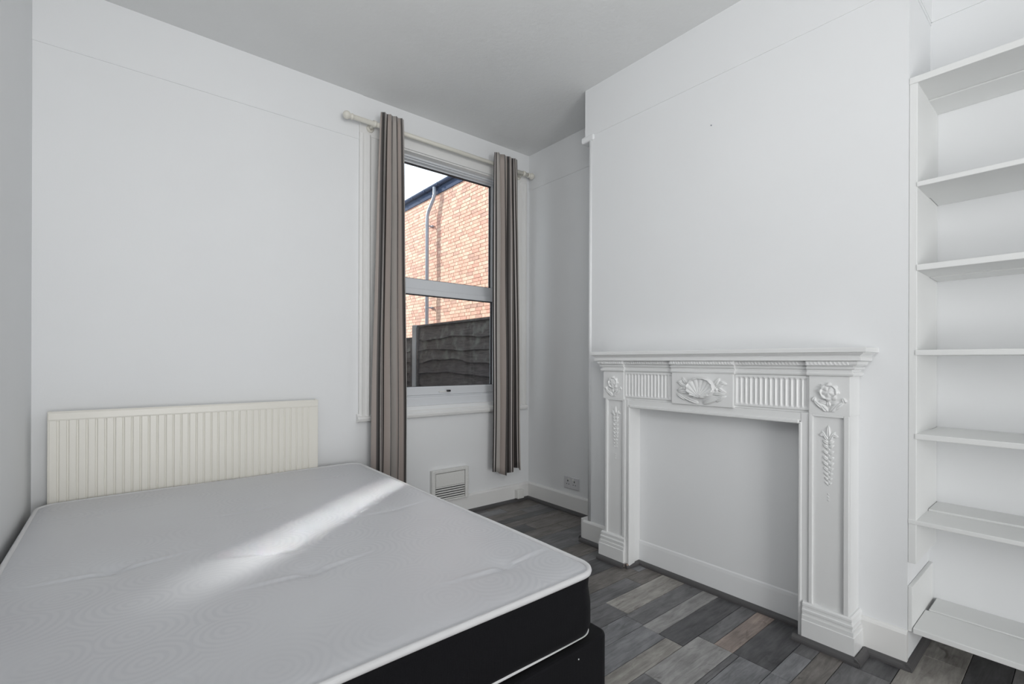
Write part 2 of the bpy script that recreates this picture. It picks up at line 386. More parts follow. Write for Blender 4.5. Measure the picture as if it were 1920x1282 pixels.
# window wall with its opening
OX0, OX1, OZ0, OZ1 = 1.262, 2.405, .80, 2.530
bm = bmesh.new()
bx(bm, XL - .2, OX0, Y0, Y0 + WT, 0, H); bx(bm, OX1, XB + .3, Y0, Y0 + WT, 0, H)
bx(bm, OX0, OX1, Y0, Y0 + WT, 0, OZ0); bx(bm, OX0, OX1, Y0, Y0 + .156, OZ1, H); bx(bm, OX0, OX1, Y0 + .156, Y0 + WT, OZ1 + .13, H)
struct(bm_obj('wall_back', bm, M_WALL), 'white painted window wall with radiator and sash window')
struct(box('wall_left', XL - .2, XL, YB - .2, Y0, 0, H, M_WALL), 'narrow slice of white painted wall beside the bed')
struct(box('wall_right', XB, XB + .3, YB - .2, Y0, 0, H, M_WALL), 'white wall at the back of both alcoves')
struct(box('wall_front', XL, XB, YB - .2, YB, 0, H, M_WALL), 'white wall facing the window wall')
# chimney breast: lower face, slightly narrower than the band above the picture rail
YL = 1.962
bm = bmesh.new()
bx(bm, XA, XB, YN, YL, 0, ZR - .012); bx(bm, XA - .003, XB, YN - .003, YF, ZR - .012, H)
wc = struct(bm_obj('wall_chimney', bm, M_WALL), 'white chimney breast wall above and around the fireplace surround')
bm = bmesh.new(); cyl(bm, (XA + .006, YL - .006, ZS), (XA + .006, YL - .006, ZR - .03), .013, 16)
struct(bm_obj('trim_1', bm, M_WALL, smooth=True), 'slim white staff bead down the corner of the chimney breast')
bm = bmesh.new(); bx(bm, XA - .010, XA + .06, YL - .035, YF + .030, ZR - .040, ZR - .002, .010, 3)
struct(bm_obj('trim_2', bm, M_WALL), 'painted stub end of picture rail at the chimney breast corner')
bm = bmesh.new(); cyl(bm, (XA - .004, 1.183, 2.257), (XA + .01, 1.183, 2.257), .003, 10); bm_obj('nail', bm, M_PIPE, wc)
# picture rail remains: shallow ledges filled flush
def ledge(n, x0, x1, y0, y1, label): struct(box(n, x0, x1, y0, y1, ZR, H, M_WALL), label)
ledge('trim_3', XL, 1.165, Y0 - .004, Y0, 'shallow painted ledge line high across the window wall')
ledge('trim_4', XB - .004, XB, YF, Y0, 'shallow painted ledge line high in the alcove by the window')
ledge('trim_5', XB - .005, XB, YB, YN, 'shallow painted ledge line high in the shelved alcove')
struct(box('trim_6', XA, XB, YN - .005, YN, ZR, H, M_WALL), 'shallow painted ledge line on the chimney breast return')
# skirting boards
def skirt_profile(t=.018): return [(0, 0), (t, 0), (t, ZS - .012), (t - .004, ZS - .004), (t - .010, ZS), (0, ZS)]
def skirt_x(name, xw, sgn, y0, y1, label, t=.018):   # along y, on wall plane x=xw, projecting sgn
    bm = bmesh.new(); prism(bm, [(xw + sgn * a, b) for a, b in skirt_profile(t)], 1, y0, y1)
    return struct(bm_obj(name, bm, M_TRIM), label)
def skirt_y(name, yw, sgn, x0, x1, label, t=.018):
    bm = bmesh.new(); prism(bm, [(yw + sgn * a, b) for a, b in skirt_profile(t)], 0, x0, x1)
    return struct(bm_obj(name, bm, M_TRIM), label)
skirt_y('baseboard_back', Y0, -1, XL, XB, 'white skirting board along the window wall', .020)
skirt_x('baseboard_right', XB, -1, YL + .03, Y0 - .020, 'white skirting board in the alcove by the window', .020)
skirt_x('baseboard_left', XL, 1, YB, Y0 - .020, 'white skirting board behind the bed')
skirt_x('baseboard_chimney', XA, -1, 1.775, YL + .033, 'short white skirting on the chimney breast near the window')
skirt_x('baseboard_chimney_near', XA, -1, YN - .002, .575, 'short white skirting on the chimney breast near the shelves')
struct(box('baseboard_chimney_return', XA + .003, XB, YL, YL + .066, 0, ZS, M_TRIM, bev=.002), 'white skirting on the far return of the chimney breast')
struct(box('baseboard_front', XL, XB, YB, YB + .018, 0, ZS, M_TRIM), 'white skirting board on the wall facing the window')
# dark quarter beading
def bead(bm, p0, p1, nrm, r=.018):
    """quarter round along p0->p1 against a vertical face with outward normal nrm"""
    p0, p1, nrm = Vector(p0), Vector(p1), Vector(nrm); k = 5
    prof = [(0, 0)] + [(r * math.cos(i / k * math.pi / 2), r * math.sin(i / k * math.pi / 2) * ZBD / r) for i in range(k + 1)]
    A = [bm.verts.new(p0 + nrm * a + Vector((0, 0, b))) for a, b in prof]; B = [bm.verts.new(p1 + nrm * a + Vector((0, 0, b))) for a, b in prof]
    bm.faces.new(A[::-1]); bm.faces.new(B); n = len(prof)
    for i in range(n): bm.faces.new((A[i], A[(i + 1) % n], B[(i + 1) % n], B[i]))
bm = bmesh.new()
sx = XA - .018
bead(bm, (XL, Y0 - .02, 0), (XB - .02, Y0 - .02, 0), (0, -1, 0))
bead(bm, (XB - .02, YL + .06, 0), (XB - .02, Y0 - .02, 0), (-1, 0, 0))
struct(bm_obj('trim_7', bm, M_BEAD), 'dark grey quarter beading at the foot of the window wall')
bm = bmesh.new()
bead(bm, (sx, 1.775, 0), (sx, YL + .05, 0), (-1, 0, 0)); bead(bm, (XA, YL + .066, 0), (XB, YL + .066, 0), (0, 1, 0))
bead(bm, (2.085, 1.600, 0), (2.085, 1.775, 0), (-1, 0, 0), .020)
bead(bm, (2.085, 1.592, 0), (2.195, 1.580, 0), (0, -1, 0), .016)
bead(bm, (2.193, .76, 0), (2.193, 1.585, 0), (-1, 0, 0), .018)
bead(bm, (2.085, .540, 0), (2.085, .765, 0), (-1, 0, 0), .020); bead(bm, (2.068, .555, 0), (XA, .555, 0), (0, -1, 0), .020)
bead(bm, (sx, YN - .012, 0), (sx, .555, 0), (-1, 0, 0)); bead(bm, (sx - .016, YN - .002, 0), (XB, YN - .002, 0), (0, -1, 0))
struct(bm_obj('trim_8', bm, M_BEAD), 'dark grey quarter beading round the fireplace foot')

# fireplace closing board (part of the chimney wall)
bm = bmesh.new(); bx(bm, 2.199, XA, .735, 1.600, 0, .875)
pts = [(2.199, 0), (2.1945, 0), (2.1945, ZS - .02), (2.196, ZS - .006), (2.199, ZS)]
prism(bm, pts, 1, .74, 1.597)
ip = bm_obj('closing_board', bm, M_WALL, wc)

# ------------------------------------------------------------------ window
win = empty('window_1'); struct(win, 'white sash window with two panes looking onto a brick building')
AW = .122
bm = bmesh.new()
def architrave(bm, x0, x1, inner):   # vertical moulded board, inner = +1 when the opening lies to +x
    prof = [(0, 0), (0, .020), (.10, .026), (.14, .026), (.18, .020), (.30, .020), (.36, .028), (.48, .030), (.55, .020), (.60, .014), (.92, .012), (1, .009), (1, 0)]
    wd = x1 - x0
    poly = [((x0 + a * wd) if inner > 0 else (x1 - a * wd), Y0 - b) for a, b in prof]
    prism(bm, poly, 2, .752, OZ1 + .005)
architrave(bm, 1.140, 1.266, 1)
bm_obj('architrave', bm, M_TRIM, win)
bm = bmesh.new(); architrave(bm, 2.401, 2.520, -1); bm_obj('architrave', bm, M_TRIM, win)
box('head_board', 1.140, 2.520, Y0 - .018, Y0, OZ1 - .004, OZ1 + .072, M_TRIM, win, .004)
# reveals
bm = bmesh.new()
bx(bm, OX0, OX0 + .012, Y0 - .005, Y0 + WT, OZ0, OZ1); bx(bm, OX1 - .012, OX1, Y0 - .005, Y0 + WT, OZ0, OZ1); bx(bm, OX0, OX1, Y0 - .004, Y0 + .156, OZ1 - .012, OZ1)
bm_obj('reveal', bm, M_TRIM, win)
# sill / stool
bm = bmesh.new()
prism(bm, [(Y0 + .10, .775), (Y0 - .014, .775), (Y0 - .020, .765), (Y0 - .034, .757), (Y0 - .038, .745), (Y0 - .034, .730), (Y0 - .030, .727), (Y0, .727), (Y0, .74), (Y0 + .10, .74)], 0, 1.128, 2.522)
bm_obj('window_sill', bm, M_TRIM, win)
bm = bmesh.new()
prism(bm, [(Y0 + .14, .865), (Y0 + .030, .858), (Y0 + .026, .85), (Y0 + .026, .80), (Y0 + .004, .79), (Y0 + .004, .77), (Y0 + .14, .77)], 0, OX0 + .012, OX1 - .012)
bm_obj('sill_board', bm, M_UPVC, win)
# outer frame
FY0, FY1 = Y0 + .045, Y0 + .155
bm = bmesh.new()
bx(bm, OX0 + .012, OX0 + .055, FY0, FY1, .865, OZ1 - .012, .003); bx(bm, OX1 - .055, OX1 - .012, FY0, FY1, .865, OZ1 - .012, .003)
bx(bm, OX0 + .055, OX1 - .055, FY0, FY1, 2.505, OZ1 - .012, .003); bx(bm, OX0 + .055, OX1 - .055, FY0 + .02, FY1, 2.498, 2.507, .002)
bx(bm, OX0 + .012, OX1 - .012, FY0 + .01, FY1, OZ0, .8675)
bm_obj('outer_frame', bm, M_UPVC, win)
def sash(name, y0, y1, z0, z1, top, bot, side):
    x0, x1 = OX0 + .055, OX1 - .055
    bm = bmesh.new()
    bx(bm, x0, x1, y0, y1, z0, z0 + bot, .005); bx(bm, x0, x1, y0, y1, z1 - top, z1, .005)
    bx(bm, x0, x0 + side, y0, y1, z0 + bot, z1 - top, .005); bx(bm, x1 - side, x1, y0, y1, z0 + bot, z1 - top, .005)
    s = bm_obj(name, bm, M_UPVC, win)
    ym = (y0 + y1) / 2
    gx0, gx1, gz0, gz1 = x0 + side, x1 - side, z0 + bot, z1 - top
    bm = bmesh.new(); q = .006
    bx(bm, gx0, gx1, ym - .012, ym + .006, gz1 - q, gz1 + .004); bx(bm, gx0, gx1, ym - .012, ym + .006, gz0 - .004, gz0 + q * .5)
    bx(bm, gx0 - .004, gx0 + q, ym - .012, ym + .006, gz0, gz1); bx(bm, gx1 - q, gx1 + .004, ym - .012, ym + .006, gz0, gz1)
    g = bm_obj('gasket', bm, M_SEAL, s)
    p = box('glass_pane', gx0, gx1, ym - .003, ym + .003, gz0, gz1, M_GLASS, s)
    return s
us = sash('upper_sash', Y0 + .100, Y0 + .140, 1.594, 2.518, .027, .094, .100)
ls = sash('lower_sash', Y0 + .055, Y0 + .096, .868, 1.612, .040, .060, .115)
bm = bmesh.new()
bx(bm, 1.752, 1.842, Y0 + .044, Y0 + .056, .886, .893, .002)
h = bm_obj('sash_catch', bm, M_PLASTIC, ls)
bm = bmesh.new(); bx(bm, 1.812, 1.838, Y0 + .026, Y0 + .046, .888, .902, .003); bm_obj('catch_knob', bm, M_BLACK, ls)

# ------------------------------------------------------------------ radiator
rad = empty('radiator'); tag(rad, 'long cream ribbed panel radiator under the window wall behind the mattress', 'radiator')
rx0, rx1, rz0, rz1, ryf = -.248, .868, .265, .883, 2.833
bm = bmesh.new()
nr = 34; pitch = (rx1 - rx0 - .05) / nr
xs = [(rx0 + .004, ryf + .0)]
xa = rx0 + .025
poly = [(rx0, ryf + .012), (rx0 + .003, ryf), (rx0 + .020, ryf)]
for i in range(nr):
    a = xa + i * pitch
    poly += [(a, ryf), (a + pitch * .10, ryf + .0042), (a + pitch * .20, ryf + .0045), (a + pitch * .30, ryf + .0008), (a + pitch * .36, ryf)]
poly += [(rx1 - .02, ryf), (rx1 - .003, ryf), (rx1, ryf + .012)]
bot, top = rz0 + .035, rz1 - .040
va = [bm.verts.new((x, y, bot)) for x, y in poly]; vb = [bm.verts.new((x, y, top)) for x, y in poly]
for i in range(len(poly) - 1): bm.faces.new((va[i], va[i + 1], vb[i + 1], vb[i]))
bm_obj('ribbed_panel', bm, M_CREAM, rad)
bm = bmesh.new()
prism(bm, [(ryf + .014, top - .001), (ryf + .0005, top), (ryf - .001, top + .006), (ryf - .001, rz1 - .008), (ryf + .005, rz1), (ryf + .014, rz1)], 0, rx0, rx1); bm_obj('top_rail', bm, M_CREAM, rad)
bm = bmesh.new()
prism(bm, [(ryf + .014, bot + .001), (ryf + .0005, bot), (ryf - .001, bot - .006), (ryf - .001, rz0 + .008), (ryf + .005, rz0), (ryf + .014, rz0)], 0, rx0, rx1); bm_obj('bottom_rail', bm, M_CREAM, rad)
box('back_panel', rx0 + .01, rx1 - .01, ryf + .045, ryf + .060, rz0, rz1 - .01, M_CREAM, rad, .004)
bm = bmesh.new(); bx(bm, rx0 - .004, rx0 + .004, ryf + .004, ryf + .060, rz0, rz1, .002); bm_obj('end_panel', bm, M_CREAM, rad)
bm = bmesh.new(); bx(bm, rx1 - .004, rx1 + .004, ryf + .004, ryf + .060, rz0, rz1, .002); bm_obj('end_panel', bm, M_CREAM, rad)
for q in (rx0 + .02, rx1 - .20): box('bracket', q, q + .03, ryf + .06, Y0 - .002, .35, .80, M_CREAM, rad)
for q in (rx0 + .03, rx1 - .03):
    bm = bmesh.new(); cyl(bm, (q, ryf + .03, .0), (q, ryf + .03, rz0 + .02), .0075, 12); bm_obj('pipe', bm, M_CREAM, rad, True)
rebase(rad, (.31, 2.87, 0))

# ------------------------------------------------------------------ curtain pole
py, pz, pr = Y0 - .09, 2.578, .0145
pole = empty('curtain_pole'); tag(pole, 'cream painted wooden curtain pole with ball ends above the window', 'curtain pole')
bm = bmesh.new(); cyl(bm, (1.07, py, pz), (2.468, py, pz), pr, 20); bm_obj('pole', bm, M_POLE, pole, True)
def finial(x, s):
    bm = bmesh.new()
    prof = [(0, .016), (.006, .019), (.012, .016), (.016, .014)] + [(.016 + .022 - .022 * math.cos(t), .004 + .020 * math.sin(t)) for t in [math.pi * k / 10 for k in range(2, 11)]]
    lathe(bm, (x, py, pz), (s, 0, 0), prof); bm_obj('finial', bm, M_POLE, pole, True)
finial(1.07, -1); finial(2.468, 1)
for bxx in (1.205, 2.425):
    bm = bmesh.new(); cyl(bm, (bxx, py, pz - .004), (bxx, Y0 - .020, pz - .004), .010, 14); cyl(bm, (bxx, Y0 - .028, pz - .004), (bxx, Y0 - .020, pz - .004), .024, 20)
    bm_obj('bracket', bm, M_POLE, pole, True)
    bm = bmesh.new(); cyl(bm, (bxx - .009, py, pz), (bxx + .009, py, pz), .020, 20); bm_obj('bracket_ring', bm, M_POLE, pole, True)
rebase(pole, (1.76, Y0 - .02, pz))

# ------------------------------------------------------------------ curtains
def curtain(label, topx, botx, ztop, zbot, folds, phase, seed, amp=.036, u0=0.0, us=2.6, pinch=None, hem=None):
    root = empty('curtain'); tag(root, label, 'curtain', 'striped curtains at the window')
    rnd = random.Random(seed); nu, nz = 240, 46
    jit = [rnd.uniform(.7, 1.25) for _ in range(folds * 2 + 2)]
    wob = [rnd.uniform(0, 6.28) for _ in range(4)]; topx = [v * .987 for v in topx]; botx = [v * .987 for v in botx]
    vs, fs, uvs = [], [], []
    for j in range(nz + 1):
        t = j / nz; z = ztop + (zbot - ztop) * t
        xa = topx[0] + (botx[0] - topx[0]) * t ** .8; xb = topx[1] + (botx[1] - topx[1]) * t ** .8
        if pinch: 
            k = pinch(t); xa += k[0]; xb += k[1]
        for i in range(nu + 1):
            u = i / nu
            uu = u + .025 * math.sin(2 * math.pi * u * 1.0 + wob[0] + 1.2 * t) * t
            ph = 2 * math.pi * folds * uu + phase
            idx = min(int(u * folds * 2), folds * 2)
            a = amp * (jit[idx] * (1 - (u * folds * 2 - idx)) + jit[min(idx + 1, len(jit) - 1)] * (u * folds * 2 - idx))
            a *= .42 + .95 * min(1, t * 4) ** .7 * .75 + .25 * t
            y = py - .036 + a * math.sin(ph) + .008 * t * math.sin(4.3 * ph / folds + wob[1])
            x = xa + (xb - xa) * u + (xb - xa) / folds * (.20 + .08 * math.sin(5 * t + wob[2])) * math.sin(2 * ph) * .5
            x += .004 * math.sin(9 * t + wob[3] + 3 * u) * t
            zz = z
            if hem: zz += hem(u) * (t ** 6)
            vs.append((x, y, zz)); uvs.append((u0 + u * us, (1 - t)))
    for j in range(nz):
        for i in range(nu):
            a = j * (nu + 1) + i; fs.append((a, a + 1, a + nu + 2, a + nu + 1))
    me = bpy.data.meshes.new('cloth'); me.from_pydata(vs, [], fs)
    uvl = me.uv_layers.new(name='UVMap')
    for p in me.polygons:
        for li, vi in zip(p.loop_indices, p.vertices): uvl.data[li].uv = uvs[vi]
    o = link('cloth', me, M_CURT, root, True)
    sm = o.modifiers.new('thickness', 'SOLIDIFY'); sm.thickness = .0016; sm.offset = 0
    # rings on the pole behind the heading
    for k in range(4):
        x = topx[0] + (topx[1] - topx[0]) * (k + .5) / 4 + .012
        bm = bmesh.new(); rr = []
        for a in range(20):
            th = 2 * math.pi * a / 20
            for (dx, dr) in ((-.002, .0150), (-.002, .0185), (.002, .0185), (.002, .0150)):
                rr.append(bm.verts.new((x + dx, py + dr * math.cos(th), pz + dr * math.sin(th))))
        for a in range(20):
            for c in range(4):
                bm.faces.new((rr[a * 4 + c], rr[a * 4 + (c + 1) % 4], rr[((a + 1) % 20) * 4 + (c + 1) % 4], rr[((a + 1) % 20) * 4 + c]))
        bm_obj('ring', bm, M_POLE, root, True)
    rebase(root, ((topx[0] + topx[1]) / 2, py, pz))
    return root
curtain('taupe and brown striped curtain nearer the radiator, tucked behind the mattress', (1.245, 1.400), (1.190, 1.442), 2.650, .27, 4, .6, 11, amp=.022,
        hem=lambda u: .012 * math.sin(11 * u))
curtain('taupe and brown striped curtain nearest the room corner, hanging clear of the floor', (2.150, 2.370), (2.145, 2.425), 2.650, .275, 4, 2.3, 23, u0=.35, amp=.024,
        hem=lambda u: .020 * math.sin(9 * u + 1))

# ------------------------------------------------------------------ wall vent
vent = empty('wall_vent'); tag(vent, 'white plastic louvred air vent low under the window', 'vent')
vx0, vx1, vz0, vz1 = 1.652, 1.955, .120, .345
bm = bmesh.new(); t = .028; yo = Y0 - .020
bx(bm, vx0, vx0 + t, yo - .014, Y0 - .001, vz0, vz1, .004); bx(bm, vx1 - t, vx1, yo - .014, Y0 - .001, vz0, vz1, .004)
bx(bm, vx0 + t, vx1 - t, yo - .014, Y0 - .001, vz1 - t * .8, vz1, .004); bx(bm, vx0 + t, vx1 - t, yo - .014, Y0 - .001, vz0, vz0 + .012, .003)
bm_obj('frame', bm, M_PLASTIC, vent)
box('backing', vx0 + t, vx1 - t, yo - .001, Y0 - .001, vz0 + .012, vz1 - t * .8, M_DARK, vent)  # dark sheet gives the shade between the slats
box('cover_plate', vx0 + t + .004, vx1 - t - .004, yo - .010, yo - .001, .228, vz1 - t * .8 - .003, M_PLASTIC, vent, .002)
for i in range(6):
    z = .135 + i * .0165
    bm = bmesh.new(); bx(bm, vx0 + t + .004, vx1 - t - .004, yo - .010, yo - .003, z, z + .0095, .001); bm_obj('slat', bm, M_PLASTIC, vent)
rebase(vent, (1.80, Y0, .12))

# small white junction box on the skirting
jb = empty('junction_box'); tag(jb, 'tiny white telephone junction box on the skirting in the room corner', 'junction box')
box('cover', 2.400, 2.465, Y0 - .062, Y0 - .020, .028, .094, M_PLASTIC, jb, .004)
box('base_plate', 2.401, 2.466, Y0 - .026, Y0 - .0195, .026, .096, M_PLASTIC, jb, .002)
bm = bmesh.new(); cyl(bm, (2.434, Y0 - .053, .061), (2.434, Y0 - .0515, .061), .004, 12); bm_obj('screw', bm, M_PIPE, jb)
rebase(jb, (2.434, Y0 - .02, .03))

# double socket
sk = empty('double_socket'); tag(sk, 'grey-white double electric socket low on the alcove wall', 'socket')
sy0, sy1, sz0, sz1 = 2.362, 2.508, .172, .258
box('face_plate', XB - .010, XB - .0002, sy0, sy1, sz0, sz1, M_SOCKET, sk, .003)
for c in (sy0 + .040, sy1 - .040):
    bm = bmesh.new(); bx(bm, XB - .0108, XB - .0100, c - .004, c + .004, sz0 + .050, sz0 + .062)
    bx(bm, XB - .0108, XB - .0100, c - .015, c - .007, sz0 + .030, sz0 + .035); bx(bm, XB - .0108, XB - .0100, c + .007, c + .015, sz0 + .030, sz0 + .035)
    bm_obj('pin_holes', bm, M_DARK, sk)  # raised dark plates painted as the shade of the holes
    d = .012 if c < (sy0 + sy1) / 2 else -.012
    bm = bmesh.new(); bx(bm, XB - .014, XB - .009, c + d - .006, c + d + .006, sz1 - .026, sz1 - .008, .0015); bm_obj('rocker_switch', bm, M_PLASTIC, sk)
rebase(sk, (XB, (sy0 + sy1) / 2, sz0))

# ------------------------------------------------------------------ fireplace surround
fs_ = empty('fireplace_surround'); tag(fs_, 'ornate white painted fireplace surround with carved mantelpiece', 'fireplace surround')
def relief(name, y0, y1, z0, z1, X, h, nu, nv, parent, mat=M_SURR):
    """carved ornament standing proud of the plane x=X; u runs from far (+y) to near (-y), v up, both in metres from the centre"""
    yc, zc = (y0 + y1) / 2, (z0 + z1) / 2; hv = []
    for j in range(nv + 1):
        for i in range(nu + 1):
            u = -(y1 - y0) / 2 + (y1 - y0) * i / nu; v = -(z1 - z0) / 2 + (z1 - z0) * j / nv
            hh = h(u, v)
            if i in (0, nu) or j in (0, nv): hh = min(hh, 0)
            hv.append((X + .0012 - hh * 1.0 if hh > 0 else X + .0012, yc - u, zc + v))
    fs = [(a, a + 1, a + nu + 2, a + nu + 1) for j in range(nv) for i in range(nu) for a in (j * (nu + 1) + i,)]
    me = bpy.data.meshes.new(name); me.from_pydata(hv, [], fs)
    return link(name, me, mat, parent, True)
def petal(u, v, cx, cy, ln, wd, ang, ht):
    c, s = math.cos(ang), math.sin(ang); p = ((u - cx) * c + (v - cy) * s) / ln; q = (-(u - cx) * s + (v - cy) * c) / wd
    # leaf shape: narrower toward the tip (p=+1), with a groove along the middle
    wq = q / max(.15, (1 - .45 * p)); d = 1 - p * p - wq * wq
    return ht * math.sqrt(d) * (1 - .35 * math.exp(-(q / .18) ** 2)) if d > 0 else 0
def prof_stack(name, prof, y0, y1, ret, parent, mat=M_SURR, xw=XA, base=.113, k=1.3):
    """moulding of profile [(z, projection)] along y0..y1; ret=(near,far) sides that return to the wall"""
    bm = bmesh.new(); rows = []
    for z, p in prof:
        e0 = (p - base) * k if ret[0] else 0; e1 = (p - base) * k if ret[1] else 0
        rows.append([bm.verts.new(c) for c in ((xw, y1 + e1, z), (xw - p, y1 + e1, z), (xw - p, y0 - e0, z), (xw, y0 - e0, z))])
    for A, B in zip(rows, rows[1:]):
        for i in range(4): bm.faces.new((A[i], A[(i + 1) % 4], B[(i + 1) % 4], B[i]))
    bm.faces.new(rows[0]); bm.faces.new(rows[-1][::-1])
    return bm_obj(name, bm, mat, parent)
YA0, YA1 = .577, 1.757      # outer edges of the frieze
shelf_prof = [(1.126, .140), (1.130, .141), (1.136, .146), (1.139, .150), (1.142, .150), (1.1425, .156), (1.145, .1585), (1.158, .1585), (1.1605, .157), (1.162, .154)]
prof_stack('mantel_shelf', shelf_prof, YA0, YA1, (1, 1), fs_)
prof_stack('cornice', [(1.112, .142), (1.113, .1435), (1.125, .1435), (1.126, .142)], YA0, YA1, (1, 1), fs_)
low = [(1.053, .116), (1.056, .121), (1.062, .123), (1.068, .121), (1.069, .116), (1.078, .117), (1.080, .124), (1.084, .126), (1.088, .126), (1.0885, .120), (1.0925, .121), (1.094, .129), (1.100, .133), (1.106, .134), (1.1105, .133), (1.112, .130)]
segs = [(YA0, .722, 0, (1, 0)), (.722, 1.010, -.013, (0, 0)), (1.010, 1.325, 0, (0, 0)), (1.325, 1.612, -.013, (0, 0)), (1.612, YA1, 0, (0, 1))]
for a, b, off, ret in segs:
    prof_stack('cornice_moulding', [(z, p + off) for z, p in low], a, b, ret, fs_)
    X = XA - .134 - off
    if off == 0 or True:
        ee = .018
        relief('rope_bead', a, b, 1.0945, 1.1110, X, lambda u, v: .0008 + .0020 * max(0, math.cos(2 * math.pi * (u + v * .6) / .0135)) * math.sqrt(max(0, 1 - (v / .008) ** 2)), max(60, int((b - a) / .0022)), 6, fs_)
# frieze blocks
def rosette(u, v):
    h = 0; cy = .010
    r = math.hypot(u, v - cy); th = math.atan2(v - cy, u)
    if r < .037:
        k = .034 * (1 + .09 * math.cos(8 * th + .4))
        if r < k: h = max(h, .004 + .007 * math.exp(-((r - .027) / .005) ** 2) + .003 * abs(math.cos(4 * th)) * (r / .03))
        if r < .023: h = max(h, .004 + .009 * (1 - (r / .023) ** 2) + .0045 * abs(math.cos(2.5 * (th - .9))) * (r / .023))
    for s in (-1, 1):
        h = max(h, petal(s * u, v, .018, -.050, .026, .010, .9, .009))
        h = max(h, petal(s * u, v, .034, -.040, .026, .009, .72, .010))
        h = max(h, petal(s * u, v, .050, -.020, .011, .009, 1.9, .009))
        h = max(h, petal(s * u, v, .020, -.030, .016, .008, .3, .007))
    h = max(h, petal(u, v, 0, -.034, .012, .008, 1.57, .008))
    return h
def husk(u, v):   # v=+.145 top
    h = 0
    h = max(h, petal(u, v, 0, .120, .026, .008, 1.57, .008))
    for s in (-1, 1):
        h = max(h, petal(s * u, v, .012, .104, .022, .007, 1.05, .008)); h = max(h, petal(s * u, v, .024, .106, .010, .007, -.2, .008))
        h = max(h, petal(s * u, v, .009, .080, .013, .008, .5, .008))
    zz = .064; sc = 1.0
    for k in range(8):
        for s in (-1, 1):
            h = max(h, petal(s * u, v, .010 * sc, zz, .012 * sc, .0065 * sc, .65, .007 * sc))
        h = max(h, petal(u, v, 0, zz - .009 * sc, .007 * sc, .005 * sc, 1.57, .006 * sc))
        zz -= .0235 * (1 - .045 * k); sc *= .90 if k > 2 else 1.0
    for k in range(3): h = max(h, petal(u, v, 0, -.120 - .012 * k, .004, .0025, 1.57, .004))
    return h
def shell(u, v):
    h = 0
    ex, ey = u / .050, (v - .006) / .040; e = math.hypot(ex, ey); th = math.atan2(v + .030, u)
    if e < 1.16:
        rib = abs(math.cos(11 * (th - math.pi / 2)))
        rim = 1 + .05 * math.cos(22 * (th - math.pi / 2))
        if e < rim:
            h = .012 + .006 * max(0, e) ** 3 - .009 * max(-.6, v / .04) + .0032 * rib * min(1, e * 1.3)
            h = max(h, .003)
        h = max(h, .021 * math.exp(-((e - 1.0) / .11) ** 2) * (.8 + .2 * rib))
    # rolled lower lip
    for k in range(7):
        a = -1.9 + k * .55
        h = max(h, petal(u, v, .012 * (k - 3), -.026 + .0016 * (k - 3) ** 2, .014, .0075, 1.57 + .16 * (3 - k), .020))
    for s in (-1, 1):
        U = s * u
        h = max(h, petal(U, v, .045, -.044, .040, .010, .38, .013)); h = max(h, petal(U, v, .078, -.034, .024, .008, .55, .012))
        h = max(h, petal(U, v, .070, -.014, .024, .009, .05, .012)); h = max(h, petal(U, v, .082, -.002, .018, .007, -.5, .011))
        h = max(h, petal(U, v, .074, .016, .020, .008, .5, .011)); h = max(h, petal(U, v, .064, .034, .018, .008, 1.0, .010))
        h = max(h, petal(U, v, .086, .028, .014, .007, -.2, .010)); h = max(h, petal(U, v, .060, .004, .012, .010, 1.2, .012))
    return h
BL = []
for (a, b, kind) in ((YA0, .717, 'r'), (1.015, 1.322, 's'), (1.615, YA1, 'r')):
    p = .113 if kind == 'r' else .117
    bm = bmesh.new(); bx(bm, XA - p, XA, a, b, .902, 1.055, .003, 2); fb = bm_obj('frieze_block', bm, M_SURR, fs_)
    if kind == 'r':
        relief('rosette_carving', a + .008, b - .008, .916, 1.048, XA - p, rosette, 90, 100, fb)
    else:
        relief('shell_carving', 1.030, 1.308, .908, 1.050, XA - p, lambda u, v: 1.12 * shell(u / 1.27, v / 1.12), 200, 110, fb)
# fluted panels
def flutes(y0, y1, z0, z1, X):
    n = 14; W = (y1 - y0 - .012)
    def h(u, v):
        q = (u + W / 2) / W * n
        if q < 0 or q > n: return .008
        f = (q - math.floor(q) - .5) * 2           # -1..1 across one flute
        wv = (z1 - z0) / 2 - .012; halfw = .40
        r = halfw * W / n
        ev = max(0, abs(v) - (wv - r)) / r
        d = (f * .5 / halfw) ** 2 + ev ** 2 if ev > 0 else (f * .5 / halfw) ** 2
        return .008 - .0048 * math.sqrt(max(0, 1 - d))
    return relief('fluted_panel', y0, y1, z0, z1, X, h, 14 * 14, 46, fs_)
for (a, b) in ((.717, 1.015), (1.322, 1.615)):
    box('frieze_back', XA - .098, XA, a, b, .905, 1.055, M_SURR, fs_)
    flutes(a, b, .912, 1.0535, XA - .0975)
# pilasters
for (a, b, side) in ((.580, .717, 0), (1.605, 1.742, 1)):
    bm = bmesh.new(); bx(bm, XA - .104, XA, a, b, 0, .904)
    bw = .019
    bx(bm, XA - .113, XA - .10, a, a + bw, .15, .904, .003); bx(bm, XA - .113, XA - .10, b - bw * .8, b, .15, .904, .003)
    bx(bm, XA - .113, XA - .10, a + bw, b - bw * .8, .896, .904)
    pl = bm_obj('pilaster', bm, M_SURR, fs_)
    c = (a + bw + b - bw * .8) / 2
    relief('husk_carving', c - .036, c + .036, .570, .866, XA - .104, husk, 70, 250, pl)
